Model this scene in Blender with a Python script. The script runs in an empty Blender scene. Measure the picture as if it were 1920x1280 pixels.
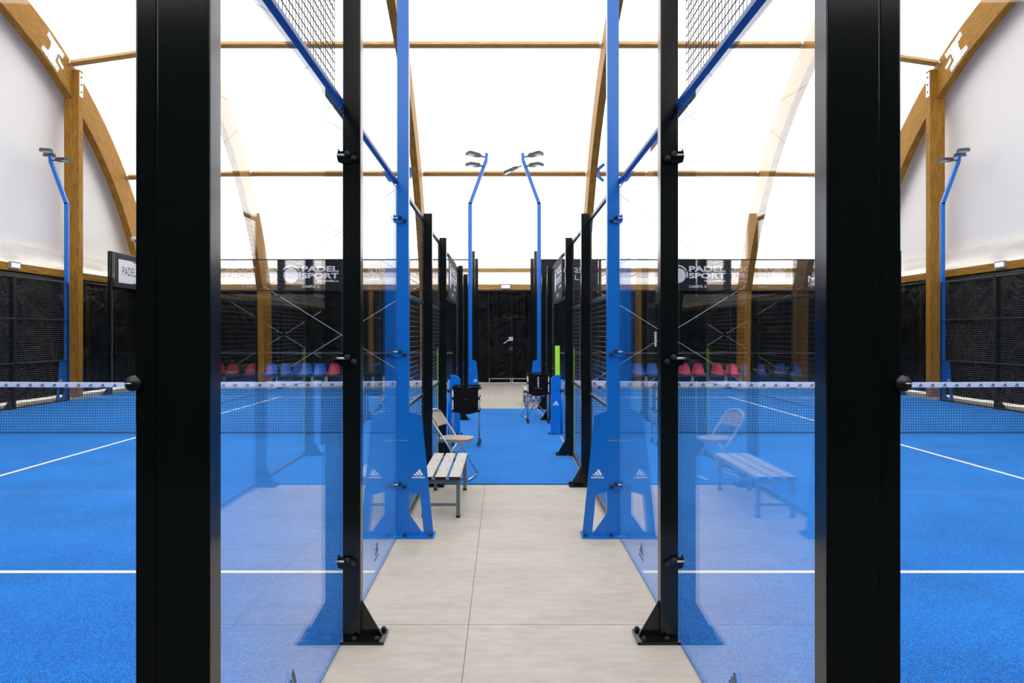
import bpy, math, random
from mathutils import Vector, Matrix, noise
random.seed(7)
sc = bpy.context.scene
R = math.radians

# ------------------------------------------------------------------ camera, sky, exposure
cam_d = bpy.data.cameras.new('camera'); cam = bpy.data.objects.new('camera', cam_d)
sc.collection.objects.link(cam); sc.camera = cam
cam.location = (-0.042, 0.0, 1.70); cam.rotation_euler = (R(90), 0, 0)
cam_d.sensor_width = 36.0; cam_d.lens = 36.0*1333/1920
cam_d.shift_x = 17/1920; cam_d.shift_y = -14/1920
cam_d.clip_start = 0.05; cam_d.clip_end = 200
w = bpy.data.worlds.new('overcast_sky'); sc.world = w; w.use_nodes = True
bg = w.node_tree.nodes['Background']
bg.inputs[0].default_value = (1.0, 0.985, 0.965, 1); bg.inputs[1].default_value = 4.2
sc.view_settings.view_transform = 'Standard'; sc.view_settings.look = 'None'
sc.view_settings.exposure = 0.0; sc.view_settings.gamma = 1.0
sc.view_settings.use_curve_mapping = False
cy = sc.cycles
cy.max_bounces = 10; cy.diffuse_bounces = 5; cy.glossy_bounces = 5
cy.transmission_bounces = 8; cy.transparent_max_bounces = 24
cy.use_denoising = True; cy.sample_clamp_indirect = 12

# ------------------------------------------------------------------ materials
def nm(name):
    m = bpy.data.materials.new(name); m.use_nodes = True
    nt = m.node_tree; nt.nodes.clear()
    out = nt.nodes.new('ShaderNodeOutputMaterial')
    return m, nt, out
def node(nt, t, **kw):
    n = nt.nodes.new(t)
    for k, v in kw.items():
        if k in n.inputs.keys(): n.inputs[k].default_value = v
        else: setattr(n, k, v)
    return n
def plain(name, col, rough=0.5, metal=0.0, spec=0.5, coat=0.0, coat_r=0.05, var=0.0, scale=20, bump=0.0, bscale=60, emit=None):
    m, nt, out = nm(name)
    p = node(nt, 'ShaderNodeBsdfPrincipled')
    p.inputs['Base Color'].default_value = (*col, 1); p.inputs['Roughness'].default_value = rough
    p.inputs['Metallic'].default_value = metal; p.inputs['Specular IOR Level'].default_value = spec
    p.inputs['Coat Weight'].default_value = coat; p.inputs['Coat Roughness'].default_value = coat_r
    tc = node(nt, 'ShaderNodeTexCoord')
    n = node(nt, 'ShaderNodeTexNoise'); n.inputs['Scale'].default_value = scale; n.inputs['Detail'].default_value = 4
    nt.links.new(tc.outputs['Object'], n.inputs['Vector'])
    r = node(nt, 'ShaderNodeMapRange'); r.inputs['To Min'].default_value = 1-var; r.inputs['To Max'].default_value = 1+var
    nt.links.new(n.outputs['Fac'], r.inputs['Value'])
    mx = node(nt, 'ShaderNodeVectorMath', operation='SCALE'); mx.inputs[0].default_value = col
    nt.links.new(r.outputs[0], mx.inputs['Scale']); nt.links.new(mx.outputs[0], p.inputs['Base Color'])
    if bump:
        n2 = node(nt, 'ShaderNodeTexNoise'); n2.inputs['Scale'].default_value = bscale; n2.inputs['Detail'].default_value = 3
        nt.links.new(tc.outputs['Object'], n2.inputs['Vector'])
        b = node(nt, 'ShaderNodeBump'); b.inputs['Strength'].default_value = bump; b.inputs['Distance'].default_value = 0.01
        nt.links.new(n2.outputs['Fac'], b.inputs['Height']); nt.links.new(b.outputs[0], p.inputs['Normal'])
    if emit:
        p.inputs['Emission Color'].default_value = (1, 1, 1, 1); p.inputs['Emission Strength'].default_value = emit
    nt.links.new(p.outputs[0], out.inputs[0])
    return m
def wood(name, stretch, dark=(0.20, 0.085, 0.010), light=(0.43, 0.215, 0.028), uv=False):
    m, nt, out = nm(name)
    p = node(nt, 'ShaderNodeBsdfPrincipled'); p.inputs['Roughness'].default_value = 0.55
    p.inputs['Specular IOR Level'].default_value = 0.15
    tc = node(nt, 'ShaderNodeTexCoord'); mp = node(nt, 'ShaderNodeMapping'); mp.inputs['Scale'].default_value = stretch
    nt.links.new(tc.outputs['UV' if uv else 'Object'], mp.inputs[0])
    n = node(nt, 'ShaderNodeTexNoise'); n.inputs['Scale'].default_value = 9; n.inputs['Detail'].default_value = 8; n.inputs['Distortion'].default_value = 0.6
    nt.links.new(mp.outputs[0], n.inputs['Vector'])
    rp = node(nt, 'ShaderNodeValToRGB'); rp.color_ramp.elements[0].position = 0.32; rp.color_ramp.elements[1].position = 0.66
    rp.color_ramp.elements[0].color = (*dark, 1); rp.color_ramp.elements[1].color = (*light, 1)
    nt.links.new(n.outputs['Fac'], rp.inputs[0])
    # knots
    mp2 = node(nt, 'ShaderNodeMapping'); mp2.inputs['Scale'].default_value = tuple(s*0.55 if s < 1 else s*0.9 for s in stretch)
    nt.links.new(tc.outputs['UV' if uv else 'Object'], mp2.inputs[0])
    v = node(nt, 'ShaderNodeTexNoise'); v.inputs['Scale'].default_value = 14; v.inputs['Detail'].default_value = 1
    nt.links.new(mp2.outputs[0], v.inputs['Vector'])
    kr = node(nt, 'ShaderNodeMapRange'); kr.inputs['From Min'].default_value = 0.66; kr.inputs['From Max'].default_value = 0.76
    nt.links.new(v.outputs['Fac'], kr.inputs['Value'])
    mx = node(nt, 'ShaderNodeMix', data_type='RGBA'); mx.inputs['B'].default_value = (0.09, 0.035, 0.01, 1)
    nt.links.new(kr.outputs[0], mx.inputs['Factor']); nt.links.new(rp.outputs[0], mx.inputs['A'])
    nt.links.new(mx.outputs['Result'], p.inputs['Base Color']); nt.links.new(p.outputs[0], out.inputs[0])
    return m
def glass_mat(name, tint, r_scale=1.0):
    m, nt, out = nm(name)
    g = node(nt, 'ShaderNodeNewGeometry')
    ior = node(nt, 'ShaderNodeMix', data_type='FLOAT'); ior.inputs['A'].default_value = 1.5; ior.inputs['B'].default_value = 1/1.5
    nt.links.new(g.outputs['Backfacing'], ior.inputs['Factor'])
    f = node(nt, 'ShaderNodeFresnel'); nt.links.new(ior.outputs['Result'], f.inputs['IOR'])
    t = node(nt, 'ShaderNodeBsdfTransparent'); t.inputs[0].default_value = (*tint, 1)
    gl = node(nt, 'ShaderNodeBsdfGlossy'); gl.inputs['Roughness'].default_value = 0.0
    gl.inputs['Color'].default_value = (1, 1, 1, 1)
    mx = node(nt, 'ShaderNodeMixShader')
    nt.links.new(f.outputs[0], mx.inputs[0]); nt.links.new(t.outputs[0], mx.inputs[1]); nt.links.new(gl.outputs[0], mx.inputs[2])
    nt.links.new(mx.outputs[0], out.inputs[0])
    return m
def membrane():
    m, nt, out = nm('roof_membrane')
    t = node(nt, 'ShaderNodeBsdfTranslucent'); t.inputs[0].default_value = (0.9, 0.9, 0.9, 1)
    d = node(nt, 'ShaderNodeBsdfDiffuse'); d.inputs[0].default_value = (0.85, 0.85, 0.85, 1)
    tc = node(nt, 'ShaderNodeTexCoord'); n = node(nt, 'ShaderNodeTexNoise'); n.inputs['Scale'].default_value = 0.35
    nt.links.new(tc.outputs['Object'], n.inputs['Vector'])
    r = node(nt, 'ShaderNodeMapRange'); r.inputs['To Min'].default_value = 0.30; r.inputs['To Max'].default_value = 0.40
    nt.links.new(n.outputs['Fac'], r.inputs['Value'])
    mx = node(nt, 'ShaderNodeMixShader'); nt.links.new(r.outputs[0], mx.inputs[0])
    nt.links.new(t.outputs[0], mx.inputs[1]); nt.links.new(d.outputs[0], mx.inputs[2]); nt.links.new(mx.outputs[0], out.inputs[0])
    return m
def fold_mat():
    m, nt, out = nm('white_pvc_fold')
    t = node(nt, 'ShaderNodeBsdfTranslucent'); t.inputs[0].default_value = (0.9, 0.87, 0.82, 1)
    d = node(nt, 'ShaderNodeBsdfPrincipled'); d.inputs['Base Color'].default_value = (0.86, 0.83, 0.78, 1); d.inputs['Roughness'].default_value = 0.45
    tc = node(nt, 'ShaderNodeTexCoord'); n = node(nt, 'ShaderNodeTexNoise'); n.inputs['Scale'].default_value = 3; n.inputs['Detail'].default_value = 4
    nt.links.new(tc.outputs['Object'], n.inputs['Vector'])
    b = node(nt, 'ShaderNodeBump'); b.inputs['Strength'].default_value = 0.5; b.inputs['Distance'].default_value = 0.02
    nt.links.new(n.outputs['Fac'], b.inputs['Height']); nt.links.new(b.outputs[0], d.inputs['Normal'])
    mx = node(nt, 'ShaderNodeMixShader'); mx.inputs[0].default_value = 0.5
    nt.links.new(t.outputs[0], mx.inputs[1]); nt.links.new(d.outputs[0], mx.inputs[2]); nt.links.new(mx.outputs[0], out.inputs[0])
    return m
def concrete():
    m, nt, out = nm('concrete')
    p = node(nt, 'ShaderNodeBsdfPrincipled'); p.inputs['Roughness'].default_value = 0.55; p.inputs['Specular IOR Level'].default_value = 0.35
    tc = node(nt, 'ShaderNodeTexCoord')
    def nz(scale, det, st=(1, 1, 1), dist=0.0):
        mp = node(nt, 'ShaderNodeMapping'); mp.inputs['Scale'].default_value = st
        nt.links.new(tc.outputs['Object'], mp.inputs[0])
        n = node(nt, 'ShaderNodeTexNoise'); n.inputs['Scale'].default_value = scale; n.inputs['Detail'].default_value = det
        n.inputs['Distortion'].default_value = dist
        nt.links.new(mp.outputs[0], n.inputs['Vector']); return n
    a = nz(1.3, 8, (1, 2.2, 1), 0.8); b = nz(7, 7, (1, 2.6, 1), 0.5); c = nz(160, 2)
    add = node(nt, 'ShaderNodeMath', operation='ADD'); nt.links.new(a.outputs['Fac'], add.inputs[0]); nt.links.new(b.outputs['Fac'], add.inputs[1])
    ad2 = node(nt, 'ShaderNodeMath', operation='MULTIPLY_ADD'); nt.links.new(c.outputs['Fac'], ad2.inputs[0]); ad2.inputs[1].default_value = 0.18
    nt.links.new(add.outputs[0], ad2.inputs[2])
    rp = node(nt, 'ShaderNodeValToRGB'); e = rp.color_ramp.elements
    e[0].position = 0.30; e[0].color = (0.30, 0.277, 0.244, 1); e[1].position = 0.80; e[1].color = (0.455, 0.428, 0.380, 1)
    hf = node(nt, 'ShaderNodeMath', operation='MULTIPLY'); hf.inputs[1].default_value = 0.5
    nt.links.new(ad2.outputs[0], hf.inputs[0]); nt.links.new(hf.outputs[0], rp.inputs[0])
    # saw-cut joints
    sx = node(nt, 'ShaderNodeSeparateXYZ'); nt.links.new(tc.outputs['Object'], sx.inputs[0])
    def joint(sock, off, period, w_):
        s = node(nt, 'ShaderNodeMath', operation='ADD'); s.inputs[1].default_value = -off + period/2; nt.links.new(sock, s.inputs[0])
        md = node(nt, 'ShaderNodeMath', operation='FLOORED_MODULO'); md.inputs[1].default_value = period; nt.links.new(s.outputs[0], md.inputs[0])
        sb = node(nt, 'ShaderNodeMath', operation='SUBTRACT'); sb.inputs[1].default_value = period/2; nt.links.new(md.outputs[0], sb.inputs[0])
        ab = node(nt, 'ShaderNodeMath', operation='ABSOLUTE'); nt.links.new(sb.outputs[0], ab.inputs[0])
        lt = node(nt, 'ShaderNodeMath', operation='LESS_THAN'); lt.inputs[1].default_value = w_; nt.links.new(ab.outputs[0], lt.inputs[0])
        return lt
    j1 = joint(sx.outputs['X'], -0.243, 4.6, 0.0022); j2 = joint(sx.outputs['Y'], 4.16, 16.0, 0.003)
    mxj = node(nt, 'ShaderNodeMath', operation='MAXIMUM'); nt.links.new(j1.outputs[0], mxj.inputs[0]); nt.links.new(j2.outputs[0], mxj.inputs[1])
    mx = node(nt, 'ShaderNodeMix', data_type='RGBA'); mx.inputs['B'].default_value = (0.10, 0.085, 0.075, 1)
    nt.links.new(mxj.outputs[0], mx.inputs['Factor']); nt.links.new(rp.outputs[0], mx.inputs['A'])
    nt.links.new(mx.outputs['Result'], p.inputs['Base Color'])
    bp = node(nt, 'ShaderNodeBump'); bp.inputs['Strength'].default_value = 0.06; nt.links.new(c.outputs['Fac'], bp.inputs['Height'])
    nt.links.new(bp.outputs[0], p.inputs['Normal']); nt.links.new(p.outputs[0], out.inputs[0])
    return m
def turf():
    m, nt, out = nm('blue_turf')
    p = node(nt, 'ShaderNodeBsdfPrincipled'); p.inputs['Roughness'].default_value = 0.8; p.inputs['Specular IOR Level'].default_value = 0.1
    p.inputs['Sheen Weight'].default_value = 0.75; p.inputs['Sheen Roughness'].default_value = 0.45; p.inputs['Sheen Tint'].default_value = (0.12, 0.45, 1, 1)
    tc = node(nt, 'ShaderNodeTexCoord')
    a = node(nt, 'ShaderNodeTexNoise'); a.inputs['Scale'].default_value = 130; a.inputs['Detail'].default_value = 2
    b = node(nt, 'ShaderNodeTexNoise'); b.inputs['Scale'].default_value = 1.1; b.inputs['Detail'].default_value = 4
    for n in (a, b): nt.links.new(tc.outputs['Object'], n.inputs['Vector'])
    ad = node(nt, 'ShaderNodeMath', operation='MULTIPLY_ADD'); ad.inputs[1].default_value = 0.25
    nt.links.new(b.outputs['Fac'], ad.inputs[0]); nt.links.new(a.outputs['Fac'], ad.inputs[2])
    rp = node(nt, 'ShaderNodeValToRGB'); e = rp.color_ramp.elements
    e[0].position = 0.46; e[0].color = (0.0, 0.032, 0.21, 1); e[1].position = 0.80; e[1].color = (0.006, 0.225, 0.80, 1)
    nt.links.new(ad.outputs[0], rp.inputs[0]); nt.links.new(rp.outputs[0], p.inputs['Base Color'])
    bp = node(nt, 'ShaderNodeBump'); bp.inputs['Strength'].default_value = 0.35; bp.inputs['Distance'].default_value = 0.006
    nt.links.new(a.outputs['Fac'], bp.inputs['Height']); nt.links.new(bp.outputs[0], p.inputs['Normal'])
    nt.links.new(p.outputs[0], out.inputs[0]); return m
def curtain_mat():
    m, nt, out = nm('black_tarpaulin')
    p = node(nt, 'ShaderNodeBsdfPrincipled'); p.inputs['Base Color'].default_value = (0.002, 0.003, 0.0035, 1)
    p.inputs['Roughness'].default_value = 0.4; p.inputs['Specular IOR Level'].default_value = 0.14
    tc = node(nt, 'ShaderNodeTexCoord')
    mp = node(nt, 'ShaderNodeMapping'); mp.inputs['Scale'].default_value = (1, 1, 0.8); nt.links.new(tc.outputs['Object'], mp.inputs[0])
    n = node(nt, 'ShaderNodeTexNoise'); n.inputs['Scale'].default_value = 1.9; n.inputs['Detail'].default_value = 4; n.inputs['Distortion'].default_value = 1.2
    nt.links.new(mp.outputs[0], n.inputs['Vector'])
    b = node(nt, 'ShaderNodeBump'); b.inputs['Strength'].default_value = 1.0; b.inputs['Distance'].default_value = 0.16
    nt.links.new(n.outputs['Fac'], b.inputs['Height']); nt.links.new(b.outputs[0], p.inputs['Normal'])
    nt.links.new(p.outputs[0], out.inputs[0]); return m

M = dict(
    black=plain('black_powder_coat', (0.004, 0.0065, 0.007), 0.14, spec=0.42, var=0.15),
    blackm=plain('black_steel', (0.012, 0.015, 0.017), 0.35, var=0.1),
    wire=plain('galvanised_dark_wire', (0.022, 0.023, 0.024), 0.3, spec=0.7),
    blue=plain('blue_powder_coat', (0.0, 0.145, 0.58), 0.25, spec=0.55, var=0.04, scale=3),
    rail=plain('shaded_blue_rail', (0.001, 0.07, 0.30), 0.4, var=0.05),  # blue darkened to stand in for shade on the underside
    steel=plain('zinc_steel', (0.60, 0.61, 0.62), 0.3, metal=0.9, var=0.12, scale=30),
    galv=plain('galvanised_plate', (0.78, 0.80, 0.80), 0.45, metal=0.25, var=0.12, scale=14),
    alu=plain('grey_aluminium', (0.46, 0.47, 0.47), 0.35, metal=0.6, var=0.05),
    frame=plain('grey_steel_frame', (0.12, 0.145, 0.16), 0.4, var=0.05),
    slat=wood('weathered_slat', (9, 0.5, 9), (0.40, 0.385, 0.36), (0.50, 0.485, 0.455)),
    rubber=plain('black_rubber', (0.006, 0.006, 0.007), 0.6),
    fabric=plain('black_fabric', (0.004, 0.004, 0.005), 0.9, spec=0.2, bump=0.5, bscale=25),
    plastic=plain('black_plastic', (0.012, 0.012, 0.014), 0.4),
    white=plain('white_print', (0.80, 0.82, 0.85), 0.5),
    whitep=plain('white_plastic', (0.50, 0.51, 0.53), 0.4),
    banner=plain('dark_banner', (0.010, 0.012, 0.017), 0.6, spec=0.25, var=0.2, scale=6, bump=0.3, bscale=5),
    signw=plain('white_sign', (0.72, 0.72, 0.74), 0.5),
    ink=plain('black_ink', (0.008, 0.009, 0.014), 0.5),
    decal=plain('grey_decal', (0.05, 0.055, 0.06), 0.5),
    line=plain('white_turf_line', (0.72, 0.73, 0.72), 0.9, var=0.08, scale=150, bump=0.4, bscale=200),
    band=plain('white_net_band', (0.62, 0.69, 0.88), 0.55, var=0.05, scale=5),
    net=plain('black_net_cord', (0.006, 0.009, 0.016), 0.7),
    gable=plain('white_pvc_wall', (0.81, 0.79, 0.765), 0.6, spec=0.25, var=0.03, scale=0.5, bump=0.15, bscale=1.2),
    skirt=fold_mat(),
    red=plain('red_shell_plastic', (0.52, 0.012, 0.045), 0.3, coat=0.2),
    bluep=plain('blue_shell_plastic', (0.01, 0.12, 0.52), 0.3, coat=0.2),
    beam=plain('pale_bench_leg', (0.5, 0.52, 0.5), 0.5),
    lime=plain('lime_foam', (0.42, 0.78, 0.03), 0.7, var=0.06, scale=30),
    vinyl=plain('taupe_vinyl', (0.30, 0.255, 0.21), 0.4, spec=0.4),
    vinyld=plain('dark_vinyl', (0.05, 0.045, 0.04), 0.4),
    lamp=plain('lamp_glass', (0.75, 0.76, 0.8), 0.2),
    lampon=plain('lit_lens', (0.8, 0.8, 0.85), 0.2, emit=0.6),
    housing=plain('grey_plastic_housing', (0.28, 0.29, 0.31), 0.4),
    lampg=plain('grey_cast_housing', (0.055, 0.057, 0.06), 0.5),
    darkfloor=plain('dark_unseen_floor', (0.03, 0.03, 0.03), 0.8, spec=0.2, var=0.2, scale=5),  # made-up dark tone for the unseen floor, keeps reflections low
    curb=plain('pale_kerb', (0.34, 0.33, 0.30), 0.8, var=0.1),
    tarp=curtain_mat(), concrete=concrete(), turf=turf(), roof=membrane(),
    glass=glass_mat('tempered_glass', (0.985, 0.993, 0.99)),
    gedge=plain('green_glass_edge', (0.10, 0.20, 0.19), 0.2),
    wx=wood('spruce_along_x', (0.35, 7, 7), (0.36, 0.19, 0.06), (0.60, 0.36, 0.12)), wy=wood('spruce_along_y', (7, 0.35, 7)),
    wz=wood('spruce_along_z', (7, 7, 0.35)), wuv=wood('spruce_arch', (0.35, 7, 1), uv=True),
)

# ------------------------------------------------------------------ mesh builder
class MB:
    def __init__(s): s.v = []; s.f = []; s.uv = []; s.mi = []; s.mix = 0; s.smooth = False; s.sm = []
    def add(s, vs, fs, uvs=None):
        o = len(s.v); s.v += [tuple(p) for p in vs]
        for i, f in enumerate(fs):
            s.f.append(tuple(o+k for k in f)); s.mi.append(s.mix); s.sm.append(s.smooth)
            s.uv.append(uvs[i] if uvs else None)
        return s
    def box(s, x0, x1, y0, y1, z0, z1):
        x0, x1 = min(x0, x1), max(x0, x1); y0, y1 = min(y0, y1), max(y0, y1); z0, z1 = min(z0, z1), max(z0, z1)
        v = [(x0,y0,z0),(x1,y0,z0),(x1,y1,z0),(x0,y1,z0),(x0,y0,z1),(x1,y0,z1),(x1,y1,z1),(x0,y1,z1)]
        return s.add(v, [(0,3,2,1),(4,5,6,7),(0,1,5,4),(1,2,6,5),(2,3,7,6),(3,0,4,7)])
    def bbox(s, x0, x1, y0, y1, z0, z1, b=0.004, axis='z'):
        """box with its four long edges rounded (prism with chamfered section)"""
        x0, x1 = min(x0, x1), max(x0, x1); y0, y1 = min(y0, y1), max(y0, y1); z0, z1 = min(z0, z1), max(z0, z1)
        def ring(a0, a1, c0, c1):
            pts = []
            for cx, cy, a in ((a1-b, c1-b, 0), (a0+b, c1-b, 90), (a0+b, c0+b, 180), (a1-b, c0+b, 270)):
                for k in range(4):
                    t = R(a+30*k); pts.append((cx+b*math.cos(t), cy+b*math.sin(t)))
            return pts
        if axis == 'z': r = ring(x0, x1, y0, y1); A = [(p[0], p[1], z0) for p in r]; B = [(p[0], p[1], z1) for p in r]
        elif axis == 'y': r = ring(z0, z1, x0, x1); A = [(p[1], y0, p[0]) for p in r]; B = [(p[1], y1, p[0]) for p in r]
        else: r = ring(y0, y1, z0, z1); A = [(x0, p[0], p[1]) for p in r]; B = [(x1, p[0], p[1]) for p in r]
        n = len(r); fs = [tuple(range(n))[::-1], tuple(range(n, 2*n))] + [(i, (i+1) % n, n+(i+1) % n, n+i) for i in range(n)]
        return s.add(A+B, fs)
    def bar(s, a, b, w_, h=None, up=(0, 0, 1)):
        h = h or w_; a = Vector(a); b = Vector(b); d = (b-a).normalized(); u = Vector(up)
        if abs(d.dot(u)) > 0.99: u = Vector((1, 0, 0))
        sd = d.cross(u).normalized()*w_/2; u2 = sd.cross(d).normalized()*h/2
        v = []
        for p in (a, b): v += [p-sd-u2, p+sd-u2, p+sd+u2, p-sd+u2]
        return s.add(v, [(0,1,2,3),(7,6,5,4),(0,4,5,1),(1,5,6,2),(2,6,7,3),(3,7,4,0)])
    def tube(s, pts, r, n=8, closed=False, cap=True):
        pts = [Vector(p) for p in pts]; rings = []; k = len(pts); prev = None
        for i, p in enumerate(pts):
            if closed: d = pts[(i+1) % k]-pts[i-1]
            else: d = pts[min(i+1, k-1)]-pts[max(i-1, 0)]
            d.normalize()
            if prev is None:
                a = Vector((0, 0, 1)) if abs(d.z) < 0.9 else Vector((1, 0, 0)); u = d.cross(a).normalized()
            else: u = (prev-d*prev.dot(d)).normalized()
            prev = u; v_ = d.cross(u)
            rr = r[i] if isinstance(r, (list, tuple)) else r
            rings.append([p+(u*math.cos(2*math.pi*j/n)+v_*math.sin(2*math.pi*j/n))*rr for j in range(n)])
        vs = [q for g in rings for q in g]; fs = []
        m = k if closed else k-1
        for i in range(m):
            for j in range(n):
                a, b = i*n, ((i+1) % k)*n; fs.append((a+j, a+(j+1) % n, b+(j+1) % n, b+j))
        if cap and not closed: fs += [tuple(range(n))[::-1], tuple(range((k-1)*n, k*n))]
        sm = s.smooth; s.smooth = n > 5; s.add(vs, fs); s.smooth = sm; return s
    def cyl(s, a, b, r, n=12): return s.tube([a, b], r, n)
    def prism(s, pts, f0, f1):
        """pts: 2D outline; f0, f1 map (u, v) to the two 3D faces"""
        n = len(pts); A = [f0(*p) for p in pts]; B = [f1(*p) for p in pts]
        return s.add(A+B, [tuple(range(n))[::-1], tuple(range(n, 2*n))]+[(i, (i+1) % n, n+(i+1) % n, n+i) for i in range(n)])
    def grid(s, fn, nu, nv, smooth=True):
        vs = [fn(i/nu, j/nv) for j in range(nv+1) for i in range(nu+1)]
        fs = [(j*(nu+1)+i, j*(nu+1)+i+1, (j+1)*(nu+1)+i+1, (j+1)*(nu+1)+i) for j in range(nv) for i in range(nu)]
        sm = s.smooth; s.smooth = smooth; s.add(vs, fs); s.smooth = sm; return s
    def build(s, name, mats, parent=None, loc=None, fixn=True):
        me = bpy.data.meshes.new(name); off = Vector(loc) if loc else Vector((0, 0, 0))
        me.from_pydata([tuple(Vector(p)-off) for p in s.v], [], s.f)
        if not isinstance(mats, (list, tuple)): mats = [mats]
        for m_ in mats: me.materials.append(m_)
        for i, p in enumerate(me.polygons): p.material_index = s.mi[i]; p.use_smooth = s.sm[i]
        if any(u is not None for u in s.uv):
            ul = me.uv_layers.new(name='UVMap'); k = 0
            for i, p in enumerate(me.polygons):
                for j in range(p.loop_total):
                    if s.uv[i]: ul.data[k].uv = s.uv[i][j]
                    k += 1
        me.validate()
        if fixn:
            import bmesh
            bm = bmesh.new(); bm.from_mesh(me); bmesh.ops.recalc_face_normals(bm, faces=bm.faces); bm.to_mesh(me); bm.free()
        me.update()
        o = bpy.data.objects.new(name, me); sc.collection.objects.link(o); o.location = off
        if parent: o.parent = parent; o.location = off - (parent_world(parent) if loc else parent_world(parent))
        return o
def parent_world(p):
    v = Vector((0, 0, 0))
    while p is not None: v += p.location; p = p.parent
    return v
def tag(o, label, cat, group=None):
    o['label'] = label; o['category'] = cat
    if group: o['group'] = group
    return o
def struct(o): o['kind'] = 'structure'; return o
def thing(name, label, cat, loc=(0, 0, 0), group=None):
    o = bpy.data.objects.new(name, None); sc.collection.objects.link(o); o.location = loc; o.empty_display_size = 0.1
    return tag(o, label, cat, group)
def copy_tree(o, parent=None):
    c = o.copy(); sc.collection.objects.link(c)
    if parent is not None: c.parent = parent
    for ch in list(o.children): copy_tree(ch, c)
    return c

# lettering
def text_geo(txt, size=1.0, bold=0.0, sx=1.0, depth=0.0):
    cu = bpy.data.curves.new('t', 'FONT'); cu.body = txt; cu.size = size; cu.offset = bold; cu.extrude = depth; cu.resolution_u = 4
    ob = bpy.data.objects.new('t', cu); sc.collection.objects.link(ob)
    dg = bpy.context.evaluated_depsgraph_get(); me = ob.evaluated_get(dg).to_mesh()
    vs = [(v.co.x*sx, v.co.y, v.co.z) for v in me.vertices]; fs = [tuple(p.vertices) for p in me.polygons]
    ob.evaluated_get(dg).to_mesh_clear(); bpy.data.objects.remove(ob); bpy.data.curves.remove(cu)
    x0 = min(v[0] for v in vs); x1 = max(v[0] for v in vs); y0 = min(v[1] for v in vs)
    return [(v[0]-x0, v[1]-y0, v[2]) for v in vs], fs, x1-x0, max(v[1] for v in vs)-y0
def put_text(mb, txt, fn, x, y, width=None, height=None, bold=0.0, centre=False, depth=0.0):
    vs, fs, w_, h_ = text_geo(txt, 1.0, bold)
    kx = (width/w_) if width else (height/h_); ky = (height/h_) if height else kx
    ox = -w_*kx/2 if centre else 0
    return mb.add([fn(x+ox+v[0]*kx, y+v[1]*ky) for v in vs], fs)
BARS = [[(0.03,0),(0.29,0),(0.19,0.173),(-0.01,0.06)], [(0.38,0),(0.645,0),(0.42,0.39),(0.22,0.28)], [(0.735,0),(1.0,0),(0.64,0.62),(0.44,0.51)]]
def put_logo(mb, fn, cx, y, wd, word=True, bold=0.02):
    hgt = wd*0.2 if word else 0.0
    for b in BARS:
        mb.add([fn(cx-wd*0.42+p[0]*wd*0.84, y+hgt*1.25+p[1]*wd*0.84) for p in b], [(0, 1, 2, 3)])
    if word: put_text(mb, 'adidas', fn, cx, y, width=wd*1.12, height=hgt, bold=bold, centre=True)
    return mb

SIDES = (('left', -1), ('right', 1))
XG = 0.935      # glass / fence plane beside the aisle
XF = 11.03      # far side fence of each court
YN, YS, YE = 12.0, 2.0, 22.0

# ------------------------------------------------------------------ floor
mb = MB(); mb.box(-13, 13, 1.8, 25.5, -0.2, 0); struct(mb.build('floor', M['concrete']))
mb = MB(); mb.box(-13, 13, -7, 1.8, -0.2, 0); struct(mb.build('floor_front', M['darkfloor']))  # unseen dark floor, added so the end glass mirrors nothing bright
def turf_piece(x0, x1, y0, y1, lines):
    mb = MB(); mb.box(x0, x1, y0, y1, 0.0005, 0.012); t = struct(mb.build('floor_turf', M['turf']))
    for l in lines:
        b = MB(); b.box(l[0], l[1], l[2], l[3], 0.0115, 0.0145); b.build('court_line', M['line'], t)
    return t
for nm_, s in SIDES:
    xa, xb = sorted((s*0.931, s*(XF-0.01)))
    turf_piece(xa, xb, YS+0.06, YE, [
        (*sorted((s*0.95, s*(XF-0.03))), 5.02, 5.07), (*sorted((s*0.95, s*(XF-0.03))), 18.93, 18.98),
        (s*6.03-0.025, s*6.03+0.025, 4.87, 11.93), (s*6.03-0.025, s*6.03+0.025, 12.07, 19.15)])
turf_piece(-0.90, 0.90, 8.02, 16.12, [])

# ------------------------------------------------------------------ roof, timber frame
Rc, zc, hc = 11.1, 13.46, -0.45
def profile(off=0.0, full=True):
    pts = [(24.05, 0.0), (24.02, 1.6), (23.95, 3.2)]
    a1 = math.atan2(3.2-hc, 23.95-zc); a0 = R(90-25.2)
    for k in range(1, 25):
        a = a1+(a0-a1)*k/24; pts.append((zc+Rc*math.cos(a), hc+Rc*math.sin(a)))
    z, h = pts[-1]; pts += [((z+9)/2, h+(z-9)/2*math.tan(R(22))), (9.0, h+(z-9)*math.tan(R(19)))]
    mir = [(18-p[0], p[1]) for p in pts[:-1]][::-1]; pts = pts+mir
    out = []
    for i, p in enumerate(pts):
        a = pts[max(i-1, 0)]; b = pts[min(i+1, len(pts)-1)]; d = Vector((b[0]-a[0], b[1]-a[1])).normalized()
        out.append((p[0]+d[1]*off, p[1]-d[0]*off))
    return out
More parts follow.
